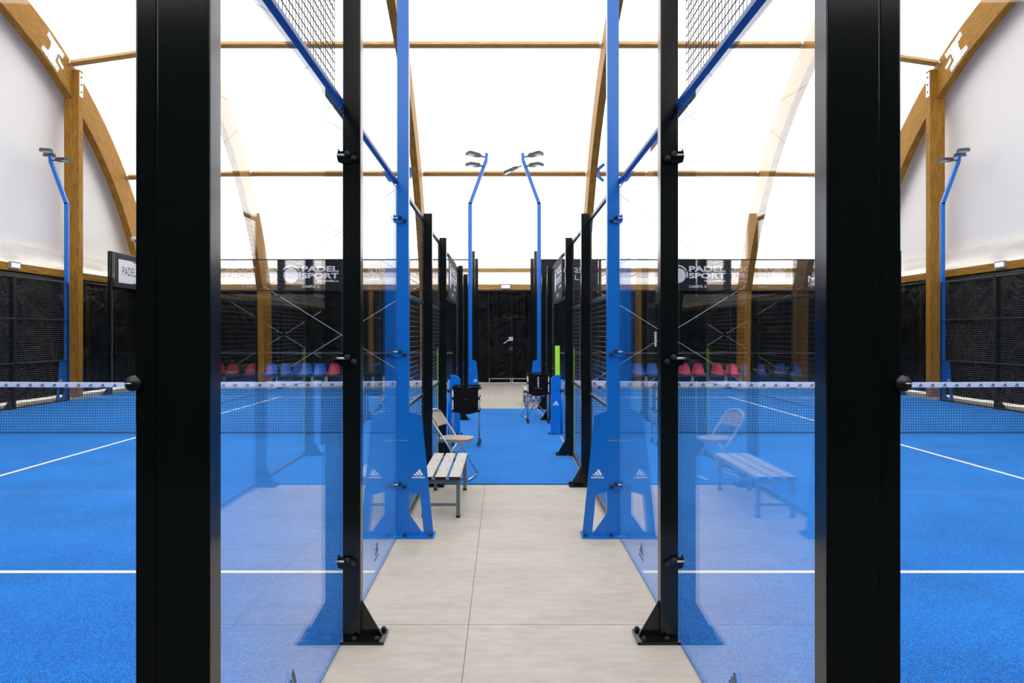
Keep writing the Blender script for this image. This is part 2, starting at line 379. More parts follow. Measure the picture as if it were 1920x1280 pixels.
def arch_mesh(x0, x1, depth=0.80):
    o = profile(0); i = profile(-depth); mb = MB(); n = len(o); L = [0]
    for k in range(1, n): L.append(L[-1]+math.dist(o[k], o[k-1]))
    for k in range(n-1):
        A, B, C, D = o[k], o[k+1], i[k+1], i[k]; l0, l1 = L[k], L[k+1]
        v = [(x0, *A), (x0, *B), (x0, *C), (x0, *D), (x1, *A), (x1, *B), (x1, *C), (x1, *D)]
        mb.add(v, [(0,1,2,3),(4,7,6,5),(0,4,5,1),(3,2,6,7)],
               [[(l0,0),(l1,0),(l1,depth),(l0,depth)], [(l0,0),(l0,depth),(l1,depth),(l1,0)],
                [(l0,2),(l0,2.2),(l1,2.2),(l1,2)], [(l0,3),(l1,3),(l1,3.2),(l0,3.2)]])
    for k in (0, n-1):
        A, D = o[k], i[k]; mb.add([(x0, *A), (x1, *A), (x1, *D), (x0, *D)], [(0,1,2,3)], [[(0,0),(.2,0),(.2,.8),(0,.8)]])
    return mb
AX = (2.65, 7.95)
holes = [(0,0)]
def rod(mb, a, b, r=0.007): mb.cyl(a, b, r, 6)
for nm_, s in SIDES:
    for q, ax in enumerate(AX):
        a = arch_mesh(s*ax-0.1, s*ax+0.1).build('timber_arch', M['wuv'])
        tag(a, ['glued timber roof arch next to the aisle, '+nm_+' of centre', 'glued timber roof arch seen through the near '+nm_+' glass'][q], 'roof arch', 'glued timber roof arches')
        if q == 0:
            b = MB()
            for dz in (-1, 1): b.bar((s*(ax+0.12), 21.9, 6.67), (s*(ax+0.42), 21.9-dz*0.1, 6.67+dz*0.24), 0.04, 0.09)
            b.box(s*(ax+0.10), s*(ax+0.28), 21.86, 21.90, 6.53, 6.81); b.build('brace_bracket', M['blue'], a)
    a = arch_mesh(s*11.7, s*11.9).build('timber_arch', M['wuv'])
    tag(a, 'glued timber arch framing the white '+nm_+' gable wall', 'roof arch', 'glued timber roof arches')
    # nailed connector plate where the purlin meets the gable arch
    Z12 = lambda u, v: (11.64*1333/(943-(60+u/12.8)), 1.7+(626-(40+v/12.8))*(11.64/(943-(60+u/12.8))))
    PA = [(420,240),(370,325),(470,500),(455,600),(400,700),(275,565),(230,650),(625,1220),(670,1130),(570,940),(640,770),(745,900),(790,800),(560,470)]
    PB = [(660,850),(620,940),(740,1170),(780,1110),(700,960)]
    b = MB()
    for P in (PA, PB):
        pp = [Z12(*p) for p in P]; b.prism(pp, lambda u, v: (s*11.699, u, v), lambda u, v: (s*11.692, u, v))
    pl = b.build('connector_plate', M['galv'], a)
    b = MB()
    for (u, v) in [(415,290),(395,345),(460,335),(435,390),(495,410),(470,462),(540,455),(520,510),(475,618),(445,685),(280,605),(255,655),(315,675),(295,735),(360,720),(340,775),(395,795),(380,850),(660,632),(635,685),(690,700),(670,750),(740,745),(715,795),(770,810),(590,790),(560,860),(600,1080),(550,1075),(645,1118),(580,1130),(625,1170),(665,890),(640,938),(740,1130),(500,1010)]:
        z, h = Z12(u, v); b.cyl((s*11.693, z, h), (s*11.690, z, h), 0.014, 6)
    b.build('nail', M['plastic'], pl)['kind'] = 'stuff'
    # gable column
    c = MB(); c.bbox(s*11.93, s*11.53, 19.25, 19.46, 0, 8.86, 0.012); col = c.build('timber_column', M['wz'])
    tag(col, 'tall square timber column standing against the '+nm_+' gable arch', 'column', 'timber gable columns')
    c = MB(); c.box(s*11.53, s*11.522, 19.28, 19.44, 8.15, 8.80); cp = c.build('fixing_plate', M['galv'], col)
    c = MB()
    for k in range(3): c.cyl((s*11.524, 19.36, 8.28+k*0.2), (s*11.515, 19.36, 8.28+k*0.2), 0.03, 8)
    c.build('bolt_hole', M['plastic'], cp)
    # brace rods: wall bay and two roof bays, one crossed pair each
    b = MB(); rod(b, (s*7.8, 23.0, 3.25), (s*2.75, 23.1, 0.1), 0.011); rod(b, (s*2.75, 23.0, 3.25), (s*7.8, 23.1, 0.1), 0.011)
    tag(b.build('brace_rods', M['galv']), 'crossed pale steel rods in the far wall behind the '+nm_+' court', 'brace rods', 'crossed steel brace rods')
    b = MB()
    for (A, B) in (((18.75, 9.28), (21.95, 6.62)), ((21.95, 6.62), (23.7, 3.3))):
        rod(b, (s*2.75, *A), (s*7.85, *B), 0.006); rod(b, (s*7.85, *A), (s*2.75, *B), 0.006)
    rod(b, (s*2.75, 18.75, 9.28), (s*7.85, 14.4, 11.1), 0.006); rod(b, (s*7.85, 18.75, 9.28), (s*2.75, 14.4, 11.1), 0.006)
    tag(b.build('brace_rods', M['frame']), 'thin dark brace rods crossing under the white roof at the '+nm_, 'brace rods', 'crossed steel brace rods')
def purlin(label, A, B, hh=0.10):
    b = MB(); A = Vector(A); B = Vector(B)
    nz_, nh_ = (0.45, 0.89) if row == 'upper' else (0.72, 0.69)
    b.bar(A, B, 0.14, hh, up=(0, nz_, nh_)); p = tag(b.build('purlin', M['wx']), label, 'purlin', 'timber purlins under the roof')
    for e, d in ((A, 1), (B, -1)):
        u = (B-A).normalized()*d
        c = MB(); c.bar(e+u*0.005, e+u*0.05, 0.155, hh+0.02, up=(0, nz_, nh_)); c.build('joist_hanger', M['galv'], p)
for row, (z, h, gz, gh) in (('upper', (18.7, 9.30, 19.15, 8.98)), ('lower', (22.0, 6.66, 22.05, 6.56))):
    purlin(row+' timber purlin crossing straight above the aisle', (-2.54, z, h), (2.54, z, h))
    for nm_, s in SIDES:
        purlin(row+' timber purlin over the inner half of the '+nm_+' court', (s*2.76, z, h), (s*7.84, z, h))
        purlin(row+' timber purlin running out to the '+nm_+' gable arch', (s*8.06, z, h), (s*11.69, gz, gh))
# membrane
pr = profile(0.12); mb = MB()
pr = [p for p in pr if p[1] > 3.3]
for xa, xb, in ((-12.3, 12.3),):
    mb.smooth = True
    for k in range(len(pr)-1):
        mb.add([(xa, *pr[k]), (xb, *pr[k]), (xb, *pr[k+1]), (xa, *pr[k+1])], [(0,1,2,3)])
struct(mb.build('ceiling', M['roof']))

# ------------------------------------------------------------------ walls
def tarp_wall(name, fn, W, H=3.22, fold=0.035):
    mb = MB()
    def g(u, v):
        x = u*W; z = 0.05+v*(H-0.05)
        d = fold*(0.5*math.sin(x*5.1+1.3*math.sin(x*0.7)+z*0.5)+0.35*math.sin(x*11.7+z*0.9)*(0.4+v)) + 0.03*noise.noise(Vector((x*1.3, z*1.9, 3.1)))
        return fn(x, z, d)
    mb.grid(g, int(W*14), 16)
    return struct(mb.build(name, M['tarp'], fixn=False))
def wave_strip(mb, fn, W, z0, z1, amp=0.05):
    mb.grid(lambda u, v: fn(u*W, z0+v*(z1-z0), amp*(0.6*noise.noise(Vector((u*W*2.1, v*1.2, 7)))+0.5*noise.noise(Vector((u*W*0.7+v*1.5, v*2.5, 1))))*(1.2-v)), int(W*10), 8)
# far wall
tarp_wall('wall_back', lambda x, z, d: (-12+x, 24.18+d, z), 24)
b = MB(); b.bbox(-11.5, 11.5, 24.02, 24.12, 3.19, 3.38, 0.006, 'x'); struct(b.build('trim_1', M['wx']))
b = MB(); b.bbox(-11.5, 11.5, 24.15, 24.19, 3.14, 3.18, 0.004, 'x'); struct(b.build('trim_2', M['blackm']))
b = MB(); b.box(-12, 12, 24.0, 24.10, 0, 0.05); struct(b.build('baseboard_back', M['curb']))
b = MB(); wave_strip(b, lambda x, z, d: (-12+x, 24.0-0.02-(z-3.38)*0.12+d, z), 24, 3.38, 3.84, 0.05); struct(b.build('trim_3', M['skirt']))
b = MB(); b.bbox(-11.5, 11.5, 23.80, 23.9, 3.78, 3.90, 0.006, 'x'); struct(b.build('trim_4', M['wx']))
# hem line along the far tarpaulin
b = MB(); b.box(-12, -1.2, 24.10, 24.115, 1.04, 1.06); b.box(1.2, 12, 24.10, 24.115, 1.04, 1.06); struct(b.build('trim_5', M['frame']))
# unseen wall behind the camera, added tall and dark to dim glass reflections
tarp_wall('wall_front', lambda x, z, d: (-12+x, -3.4+d, z), 24, H=5.2)
# gables
gp = profile(0.10)
for i, (nm_, s) in enumerate(SIDES):
    tarp_wall('wall_'+nm_, lambda x, z, d: (s*(12.03+d), -6.2+x, z), 30.4, H=3.30)
    b = MB(); pts = [p for p in gp if p[1] > 3.25]; c = (9.0, 3.25)
    b.add([(s*12.10, *c)]+[(s*12.10, *p) for p in pts], [(0, k+1, k+2) for k in range(len(pts)-1)])
    struct(b.build('wall_'+nm_+'_upper', M['gable']))
    for k, (y0, y1) in enumerate(((-5, 19.24), (19.47, 23.9))):
        b = MB(); b.bbox(s*11.98, s*11.88, y0, y1, 3.23, 3.42, 0.006, 'y'); struct(b.build('trim_%d' % (6+4*i+k), M['wy']))
    b = MB(); b.bbox(s*12.0, s*11.95, -5, 23.9, 3.14, 3.20, 0.004, 'y'); struct(b.build('trim_%d' % (8+4*i), M['blackm']))
    b = MB(); wave_strip(b, lambda x, z, d: (s*(11.93+d*0.9), -5+x, z), 29, 3.40, 3.90, 0.09); struct(b.build('trim_%d' % (9+4*i), M['skirt']))
# far door
dr = thing('door_1', 'x', 'x'); del dr['label']; del dr['category']; struct(dr)
for x0, x1 in ((-0.52, 0.245), (0.265, 1.03)):
    b = MB(); b.grid(lambda u, v: (x0+u*(x1-x0), 24.085+0.022*math.sin(u*17+v*1.5)*(0.3+v)+0.02*noise.noise(Vector((u*4+x0, v*3, 0))), 0.14+v*2.98), 30, 12)
    b.build('leaf', M['tarp'], dr, fixn=False)
    b = MB(); b.bar((x0, 24.06, 0.19), (x1, 24.06, 0.19), 0.02, 0.025)
    for xx in (x0+0.02, x1-0.02): b.bar((xx, 24.06, 0.03), (xx, 24.06, 0.2), 0.03, 0.03)
    b.build('foot_bar', M['alu'], dr)
b = MB(); b.bar((0.15, 24.02, 1.50), (-0.02, 24.02, 1.37), 0.03, 0.035); b.bbox(0.15, 0.30, 23.99, 24.05, 1.47, 1.60, 0.01); b.build('panic_handle', M['whitep'], dr)
b = MB(); b.box(0.19, 0.205, 24.03, 24.05, 1.15, 1.27); b.box(0.255, 0.27, 24.03, 24.05, 1.15, 1.27); b.build('lock_plate', M['alu'], dr)
b = MB(); b.box(-0.545, -0.525, 24.05, 24.09, 0.05, 3.12); b.box(0.247, 0.263, 24.06, 24.09, 0.05, 3.12); b.build('seam', M['rubber'], dr)
# emergency lights
def emergency(label, loc, face, group='white emergency lights'):
    t = thing('emergency_light', label, 'light', loc, group)
    W_, H_, D_ = 0.18, 0.085, 0.05
    def P(a, d, z): return (loc[0]+(a if face == 'y' else d*face_s), loc[1]+(-d if face == 'y' else a), loc[2]+z)
    face_s = 1 if face == '+' else -1
    def bx(a0, a1, d0, d1, z0, z1, n, m):
        b = MB(); p = P(a0, d0, z0); q = P(a1, d1, z1); b.bbox(p[0], q[0], p[1], q[1], p[2], q[2], 0.004, 'y' if face == 'y' else 'x'); b.build(n, m, t)
    bx(-W_, W_, 0, D_, -H_, H_, 'housing', M['housing'])
    bx(-W_+0.04, W_-0.04, D_, D_+0.012, -H_+0.035, H_-0.035, 'lens', M['lampon'])
    return t
emergency('small white emergency light above the far double door', (0.05, 24.02, 3.30), 'y')
emergency('white emergency light on the timber ledge of the left gable', (-11.88, 17.2, 3.36), '+')
emergency('white emergency light with a cable on the timber ledge of the right gable', (11.88, 17.0, 3.36), '-')
t = thing('security_camera', 'small white dome camera on the left gable arch', 'camera', (-11.66, 22.3, 4.68))
b = MB(); b.tube([(-11.69, 22.3, 4.68), (-11.64, 22.3, 4.68), (-11.57, 22.3, 4.66), (-11.55, 22.3, 4.65)], [0.07, 0.085, 0.07, 0.02], 14); b.build('dome', M['whitep'], t)
b = MB(); b.tube([(-11.58, 22.3, 4.63), (-11.54, 22.3, 4.60)], 0.035, 10); b.build('lens', M['plastic'], t)

# ------------------------------------------------------------------ court enclosure
def bolts(par, pts, r=0.014, h=0.022, m='rubber'):
    for p in pts:
        b = MB(); b.tube([p, (p[0], p[1], p[2]+h*0.7), (p[0], p[1], p[2]+h)], [r, r, r*0.5], 8); b.build('bolt', M[m], par)
def clamp(par, s, y, h, blue=False):
    """glass clamp on the camera-facing side of an aisle post"""
    x = s*XG; b = MB(); yf = y
    pts = [(-0.022, -0.03), (-0.03, 0.0), (-0.022, 0.045), (-0.012, 0.03), (0.03, 0.028), (0.075, 0.012), (0.085, -0.008), (0.072, -0.03), (0.0, -0.038)]
    b.prism(pts, lambda u, v: (x-s*(u+0.005), yf-0.004, h+v), lambda u, v: (x-s*(u+0.005), yf-0.014, h+v))
    c = b.build('glass_clamp', M['blue' if blue else 'black'], par)
    b = MB(); b.cyl((x+s*0.022, yf-0.022, h+0.006), (x-s*0.026, yf-0.022, h+0.006), 0.0065, 8); b.build('pin', M['steel'], c)
    b = MB(); b.cyl((x-s*0.035, yf-0.014, h+0.012), (x-s*0.035, yf-0.032, h+0.012), 0.016, 10); b.build('bolt_head', M['rubber'], c)
    b = MB(); b.cyl((x-s*0.07, yf-0.014, h-0.012), (x-s*0.07, yf-0.032, h-0.012), 0.015, 10); b.build('bolt_head', M['rubber'], c)
def footing(par, s, y, xi=0.83, plate=0.235, mat='black', gus=True):
    b = MB(); b.bbox(s*(XG-0.005), s*(XG-0.005-plate), y-0.055, y+0.125, 0.0, 0.016, 0.006); b.build('base_plate', M[mat], par)
    if gus:
        b = MB(); b.prism([(xi+0.002, 0.016), (xi-0.115, 0.016), (xi+0.0, 0.21), (xi+0.002, 0.21)], lambda u, v: (s*u, y+0.030, v), lambda u, v: (s*u, y+0.042, v)); b.build('gusset', M[mat], par)
    bolts(par, [(s*(XG-0.075), y-0.032, 0.016), (s*(XG-0.20), y-0.032, 0.016), (s*(XG-0.215), y+0.105, 0.016), (s*(XG-0.09), y+0.11, 0.016)])
def aisle_post(s, y, h, label, clamps=False, xo=0.93, xi=0.832):
    t = thing('fence_post', label, 'post', (s*0.88, y+0.04, 0), 'black square posts beside the aisle')
    b = MB(); b.bbox(s*xo, s*xi, y, y+0.08, 0.0, h, 0.005); b.build('upright', M['black'], t)
    b = MB(); b.bbox(s*(xo-0.002), s*(xi+0.002), y+0.002, y+0.078, h, h+0.006, 0.003); b.build('cap', M['plastic'], t)
    footing(t, s, y)
    if clamps:
        for hh in (0.44, 1.56, 2.68): clamp(t, s, y, hh)
    return t
def wires(b, axis, plane, a0, a1, z0, z1, pitch=0.05, r=0.0024, vf=0.42):
    n = int(round((a1-a0)/pitch)); m = int(round((z1-z0)/pitch))
    def P(a, z): return (plane, a, z) if axis == 'y' else (a, plane, z)
    for i in range(n+1):
        a = a0+(a1-a0)*i/n; b.tube([P(a, z0), P(a, z1)], r*vf, 4, cap=False)
    for j in range(m+1):
        z = z0+(z1-z0)*j/m; b.tube([P(a0, z), P(a1, z)], r*1.05, 4, cap=False)
def mesh_panel(axis, plane, a0, a1, z0, z1, label, rails=(), name='mesh_panel', group='welded wire mesh panels', rail_mat='blackm', r=0.0021, topr=True, botr=True, vf=0.42):
    mid = (a0+a1)/2; loc = (plane, mid, z0) if axis == 'y' else (mid, plane, z0)
    t = thing(name, label, 'fence panel', loc, group)
    b = MB(); wires(b, axis, plane, a0, a1, z0, z1, r=r, vf=vf); b.build('wire_mesh', M['wire'], t)
    b = MB(); cur = [b]
    def bx(p0, p1, q0, q1, k=0.016):
        nonlocal_b = cur[0]
        if axis == 'y': nonlocal_b.bbox(plane-k, plane+k, p0, p1, q0, q1, 0.004, 'y' if p1-p0 > q1-q0 else 'z')
        else: nonlocal_b.bbox(p0, p1, plane-k, plane+k, q0, q1, 0.004, 'x' if p1-p0 > q1-q0 else 'z')
    if topr: bx(a0, a1, z1-0.02, z1+0.02)
    if botr: bx(a0, a1, z0, z0+0.03)
    if topr and botr:
        bx(a0, a0+0.02, z0, z1); bx(a1-0.02, a1, z0, z1)
    if topr or botr: b.build('frame', M[rail_mat], t)
    for rl in rails: b = MB(); cur[0] = b; bx(a0, a1, rl-0.015, rl+0.015); b.build('mid_rail', M[rail_mat], t)
    return t
def pane(axis, plane, a0, a1, label, z0=0.004, z1=2.93, group='clear glass panes of the courts', decal=None, th=0.005):
    b = MB()
    if axis == 'y': b.box(plane-th, plane+th, a0+0.004, a1-0.004, z0, z1); o = b.build('glass_pane', [M['glass'], M['gedge']], loc=(plane, (a0+a1)/2, z0))
    else: b.box(a0+0.004, a1-0.004, plane-th, plane+th, z0, z1); o = b.build('glass_pane', [M['glass'], M['gedge']], loc=((a0+a1)/2, plane, z0))
    k = 0 if axis == 'y' else 1
    for p in o.data.polygons:
        if abs(p.normal[k]) < 0.5: p.material_index = 1
    tag(o, label, 'glass pane', group)
    return o
def rail(s, y0, y1, label, h=2.965):
    t = thing('top_rail', label, 'rail', (s*XG, (y0+y1)/2, h), 'rails above the aisle glass')
    b = MB(); b.bbox(s*(XG+0.024), s*(XG-0.014), y0, y1, h, h+0.028, 0.004, 'y'); b.build('channel', M['rail'], t)
    b = MB(); b.bbox(s*(XG+0.070), s*(XG+0.025), y0, y1, h+0.02, h+0.055, 0.003, 'y'); b.build('edge_strip', M['blackm'], t)
    for ye, d in ((y0, 1), (y1, -1)):
        b = MB(); b.bbox(s*(XG+0.004), s*(XG-0.05), ye-0.02, ye+0.005, h-0.02, h+0.05, 0.004, 'y')
        b.build('end_bracket', M['blackm'], t)
    return t

# blue lamp posts ---------------------------------------------------
def floodlight(par, c, ax, ay, tilt=0.0):
    """c: mounting point; (ax, ay): horizontal pointing direction"""
    d = Vector((ax, ay, 0)).normalized(); sd = Vector((-d.y, d.x, 0)); C = Vector(c); up = Vector((0, 0, 1))
    d2 = (d+up*tilt).normalized(); u2 = d2.cross(-sd).normalized()
    if u2.z < 0: u2 = -u2
    o = C+d2*0.30
    outl = [(-0.19, -0.05), (-0.13, -0.10), (-0.02, -0.10), (0.03, -0.14), (0.17, -0.14), (0.20, -0.10), (0.20, 0.10), (0.17, 0.14), (0.03, 0.14), (-0.02, 0.10), (-0.13, 0.10), (-0.19, 0.05)]
    b = MB(); b.prism(outl, lambda u, v: o+d2*u+sd*v-u2*0.03, lambda u, v: o+d2*u*0.96+sd*v*0.92+u2*0.035)
    for k in range(5): b.bar(o+d2*(-0.11+k*0.018)-sd*0.08+u2*0.04, o+d2*(-0.11+k*0.018)+sd*0.08+u2*0.04, 0.006, 0.022)
    hd = b.build('floodlight', M['lampg'], par)
    b = MB(); b.prism([(0.02, -0.11), (0.17, -0.11), (0.17, 0.11), (0.02, 0.11)], lambda u, v: o+d2*u+sd*v-u2*0.031, lambda u, v: o+d2*u+sd*v-u2*0.038); b.build('lens', M['lamp'], hd)
    b = MB(); b.bar(C, o-d2*0.18, 0.05, 0.03); b.build('bracket', M['lampg'], hd)
def lamp_post(s, X, y, side, lean, label, lamps):
    """side: outward direction of foot and lean (sign in x)"""
    t = thing('lamp_post', label, 'lamp post', (X, y+0.05, 0), 'blue lamp posts of the courts')
    xa, xb = X-0.049, X+0.049
    b = MB(); b.bbox(xa, xb, y, y+0.08, 0.016, 5.02, 0.005)
    top = Vector((X+lean*0.40, y+0.04, 6.08))
    b.bar((X, y+0.04, 4.99), top, 0.088, 0.08, up=(0, 1, 0)); b.bar(top-Vector((0, 0, 0.04)), top+Vector((lean*0.02, 0, 0.20)), 0.08, 0.07, up=(0, 1, 0))
    b.build('pole', M['blue'], t)
    # printed foot plate
    si = side
    def F(u, v, yy): return (X+si*(u), yy, v)
    x0 = 0.049
    outer = [(x0, 1.05), (x0+0.105, 1.017), (x0+0.205, 0.016), (x0, 0.016)]
    hole = [(x0+0.004, 0.379), (x0+0.096, 0.352), (x0+0.126, 0.035), (x0+0.118, 0.035), (x0+0.004, 0.195)]
    # frame around the cut-out as quads
    b = MB()
    def quadp(P): b.prism(P, lambda u, v: F(u, v, y+0.004), lambda u, v: F(u, v, y+0.012))
    quadp([(x0-0.002, 1.05), (x0+0.105, 1.017), (x0+0.105+0.1*(1.017-0.379)/1.001, 0.379), (x0-0.002, 0.379)])
    quadp([(x0+0.004, 0.379), (x0+0.105+0.1*(1.017-0.379)/1.001, 0.379), (x0+0.105+0.1*(1.017-0.352)/1.001, 0.352), (x0+0.096, 0.352)])
    quadp([(x0+0.096, 0.352), (x0+0.105+0.1*(1.017-0.352)/1.001, 0.352), (x0+0.205, 0.016), (x0+0.128, 0.016)])
    quadp([(x0-0.002, 0.379), (x0+0.004, 0.379), (x0+0.004, 0.195), (x0-0.002, 0.195)])
    quadp([(x0-0.002, 0.195), (x0+0.004, 0.195), (x0+0.118, 0.035), (x0+0.118, 0.016), (x0-0.002, 0.016)])
    quadp([(x0+0.118, 0.035), (x0+0.128, 0.035), (x0+0.128, 0.016), (x0+0.118, 0.016)])
    b.bar(F(x0+0.105, 1.017, y+0.008), F(x0+0.205, 0.016, y+0.008), 0.008, 0.014, up=(0, 1, 0))
    b.bar(F(x0, 1.05, y+0.008), F(x0+0.105, 1.017, y+0.008), 0.006, 0.012, up=(0, 1, 0))
    ft = b.build('foot_plate', M['blue'], t)
    b = MB(); put_logo(b, lambda u, v: (u, y+0.0025, v), X+si*(x0+0.082), 0.493, 0.098, bold=0.02); b.build('logo', M['white'], ft)
    b = MB(); b.bbox(X-si*0.055, X+si*0.265, y-0.05, y+0.13, 0.0, 0.016, 0.006); b.build('base_plate', M['blue'], t)
    bolts(t, [(X+si*0.02, y-0.03, 0.016), (X+si*0.235, y-0.03, 0.016), (X+si*0.235, y+0.10, 0.016)])
    b = MB(); b.box(xa+0.008, xb-0.008, y-0.003, y, 0.806, 0.812); b.build('access_strip', M['alu'], t)
    for l in lamps: floodlight(t, (top.x+l[0], top.y+l[1], top.z+l[2]), l[3], l[4], l[5])
    return t

for nm_, s in SIDES:
    cs = 'of the '+nm_+' court'
    # corner column nearest the camera
    t = thing('corner_post', 'thick glossy black corner post nearest the camera, '+nm_+' of the aisle', 'post', (s*0.92, 1.98, 0), 'black square posts beside the aisle')
    b = MB(); b.bbox(s*0.988, s*0.842, 1.94, 2.02, 0, 4.05, 0.005); b.build('upright', M['black'], t)
    b = MB(); b.bbox(s*1.052, s*0.990, 1.952, 2.035, 0, 4.05, 0.006); b.build('side_flange', M['black'], t)
    b = MB(); b.bbox(s*1.07, s*0.78, 1.90, 2.16, 0, 0.016, 0.006); b.build('base_plate', M['black'], t)
    for hh in (0.44, 1.565, 2.68):
        b = MB(); b.cyl((s*1.052, 1.948, hh), (s*1.052, 1.936, hh), 0.021, 20); c = b.build('glass_clamp', M['blackm'], t)
        b = MB(); b.cyl((s*1.052, 1.93, hh), (s*1.068, 1.93, hh), 0.0022, 8); b.build('pin', M['steel'], c)
    # posts along the aisle
    aisle_post(s, 3.94, 4.03, 'black steel post with glass clamps between the two near glass panes, '+nm_+' of aisle', clamps=True)
    aisle_post(s, 7.93, 3.04, 'black fence post just beyond the nearest blue lamp post, '+nm_+' of aisle')
    aisle_post(s, 9.93, 3.04, 'black fence post at the near edge of the net opening, '+nm_+' of aisle')
    aisle_post(s, 14.0, 3.04, 'black fence post past the hanging banner beside the '+nm_+' of the aisle')
    aisle_post(s, 16.0, 3.04, 'black fence post where the blue aisle carpet ends, '+nm_+' side')
    aisle_post(s, 20.0, 4.03, 'tall black post just behind the far blue lamp post, '+nm_+' of aisle')
    aisle_post(s, 22.0, 4.03, 'tall black corner post farthest down the aisle, '+nm_+' side', xi=0.808)
    for yy, lb in ((10.88, 'slim black door jamb on the near side of the net opening, '), (13.08, 'slim black door jamb on the far side of the net opening, ')):
        b = MB(); b.bbox(s*(XG+0.03), s*(XG-0.03), yy, yy+0.05, 0.012, 2.25, 0.004); tag(b.build('door_jamb', M['black'], loc=(s*XG, yy, 0.012)), lb+nm_+' of aisle', 'post', 'slim posts of the court openings')
    # lamp posts
    lamps_far_in = [(-s*-0.02, 0, 0.12, s*1.0, -0.5, 0.10), (s*0.02, -0.02, -0.10, s*1.0, -0.75, 0.0)]
    aside = -s
    L = lamp_post(s, s*0.881, 5.95, aside, aside, 'tall blue lamp post with printed foot beside the nearest glass, '+nm_+' of aisle',
              [(s*0.02, 0, 0.12, s*1.0, -0.55, 0.08), (s*0.02, -0.02, -0.10, s*1.0, 0.6, 0.0)])
    for hh in (0.437, 1.545, 2.66): clamp(L, s, 5.95, hh, blue=True)
    lm = [(s*0.03, 0, 0.10, s*1.0, -0.55, 0.10), (s*0.06, -0.02, -0.14, s*1.0, -0.8, -0.02)]
    if s > 0: lm.append((-0.05, 0, -0.12, -1.0, -0.15, -0.45))
    lamp_post(s, s*0.874, 17.97, aside, aside, 'blue lamp post with floodlights at the far end of the aisle, '+nm_+' side', lm)
    lamp_post(s, s*(XF+0.06), 17.97, s, s, 'blue lamp post on the outer side '+cs+' by the timber column',
              [(s*-0.06, 0, 0.16, s*0.5, 0.5, 0.12), (0, -0.02, 0.16, -s*0.35, -1.0, 0.02), (-s*0.04, 0, 0.02, -s*1.0, -0.2, -0.03)])
    # aisle glass
    gp_ = pane('y', s*XG, 2.04, 3.99, 'big clear glass pane closest to the camera on the '+nm_+' side of the aisle')
    g2 = pane('y', s*XG, 3.99, 6.0, 'clear glass pane ending at the nearest blue lamp post, '+nm_+' of aisle')
    g3 = pane('y', s*XG, 18.0, 20.0, 'clear glass pane just beyond the far blue lamp post, '+nm_+' of aisle')
    g4 = pane('y', s*XG, 20.0, 21.99, 'last clear glass pane at the far end of the aisle, '+nm_+' side')
    for g_, yc, hh in ((gp_, 2.99, 0.17), (g2, 4.99, 0.125)):
        b = MB()   # reads from the aisle
        put_logo(b, lambda u, v: (s*(XG-0.0075), yc+(u if s < 0 else -u), v), 0, hh, 0.15)
        b.build('printed_logo', M['decal'], g_)
    if s > 0:
        b = MB(); b.box(s*(XG-0.0085), s*(XG-0.0065), 4.50, 4.545, 1.62, 1.715); b.build('paper_sticker', M['whitep'], g2)
    rail(s, 2.05, 3.99, 'blue rail on top of the nearest glass pane, '+nm_+' of aisle'); rail(s, 4.02, 6.0, 'blue rail running down to the near blue lamp post, '+nm_+' of aisle')
    # turf edging strip under glass
    mesh_panel('y', s*(XG+0.05), 2.05, 3.98, 3.02, 4.0, 'dark wire mesh above the nearest glass, '+nm_+' of aisle', botr=False, r=0.0032, vf=0.62)
    mesh_panel('y', s*(XG+0.05), 20.02, 21.98, 3.02, 4.0, 'wire mesh above the last aisle glass at the '+nm_)
    for y0, y1, lb in ((6.05, 7.97, 'wire mesh bay just beyond the near blue lamp post, '), (8.0, 9.97, 'wire mesh bay ending at the net opening, '),
                       (14.05, 16.0, 'wire mesh bay just past the net opening, '), (16.05, 17.97, 'wire mesh bay ending at the far blue lamp post, ')):
        mesh_panel('y', s*XG, y0, y1, 0.02, 2.98, lb+nm_+' of aisle', rails=(1.03, 2.05))
    mesh_panel('y', s*XG, 10.02, 13.98, 2.25, 2.98, 'mesh lintel above the net opening carrying a banner, '+nm_+' of aisle')
    mesh_panel('y', s*XG, 13.14, 13.98, 0.02, 2.22, 'narrow mesh infill beside the net opening, '+nm_+' of aisle', rails=(1.03,))
    # far end wall
    for k in range(5):
        x0, x1 = 0.955+k*2.015, 0.955+(k+1)*2.015; a0, a1 = sorted((s*x0, s*x1)); o_ = ('nearest the aisle', 'second from the aisle', 'third from the aisle', 'fourth from the aisle', 'farthest from the aisle')[k]
        pane('x', YE+0.02, a0, a1, 'far end glass pane '+cs+', '+o_)
        mesh_panel('x', YE+0.0, a0, a1, 3.03, 4.0, 'wire mesh above the far end glass '+cs+', '+o_, botr=True, r=0.0022)
        if k < 4:
            t = thing('fence_post', 'black post behind the far end glass '+cs+', '+('first', 'second', 'third', 'fourth')[k]+' from the aisle', 'post', (s*x1, YE+0.1, 0), 'black posts of the far end walls')
            b = MB(); b.bbox(s*x1-0.04, s*x1+0.04, YE+0.04, YE+0.14, 0, 4.02, 0.005); b.build('upright', M['black'], t)
            b = MB(); b.bbox(s*x1-0.06, s*x1+0.06, YE+0.03, YE+0.30, 0, 0.016, 0.005); b.build('base_plate', M['black'], t)
            b = MB(); b.prism([(0.14, 0.016), (0.27, 0.016), (0.14, 0.22)], lambda u, v: (s*x1-0.005, YE+u, v), lambda u, v: (s*x1+0.005, YE+u, v)); b.build('gusset', M['black'], t)
    # outer side fence
    for y0, y1, lb in ((12, 14, 'just beyond the net'), (14, 16, 'second before the lamp post'), (16, 18, 'ending at the lamp post')):
        mesh_panel('y', s*XF, y0, y1-0.02, 0.02, 3.0, 'outer wire mesh bay '+cs+', '+lb, rails=(1.03, 2.05), group='outer mesh bays of the courts', r=0.0028)
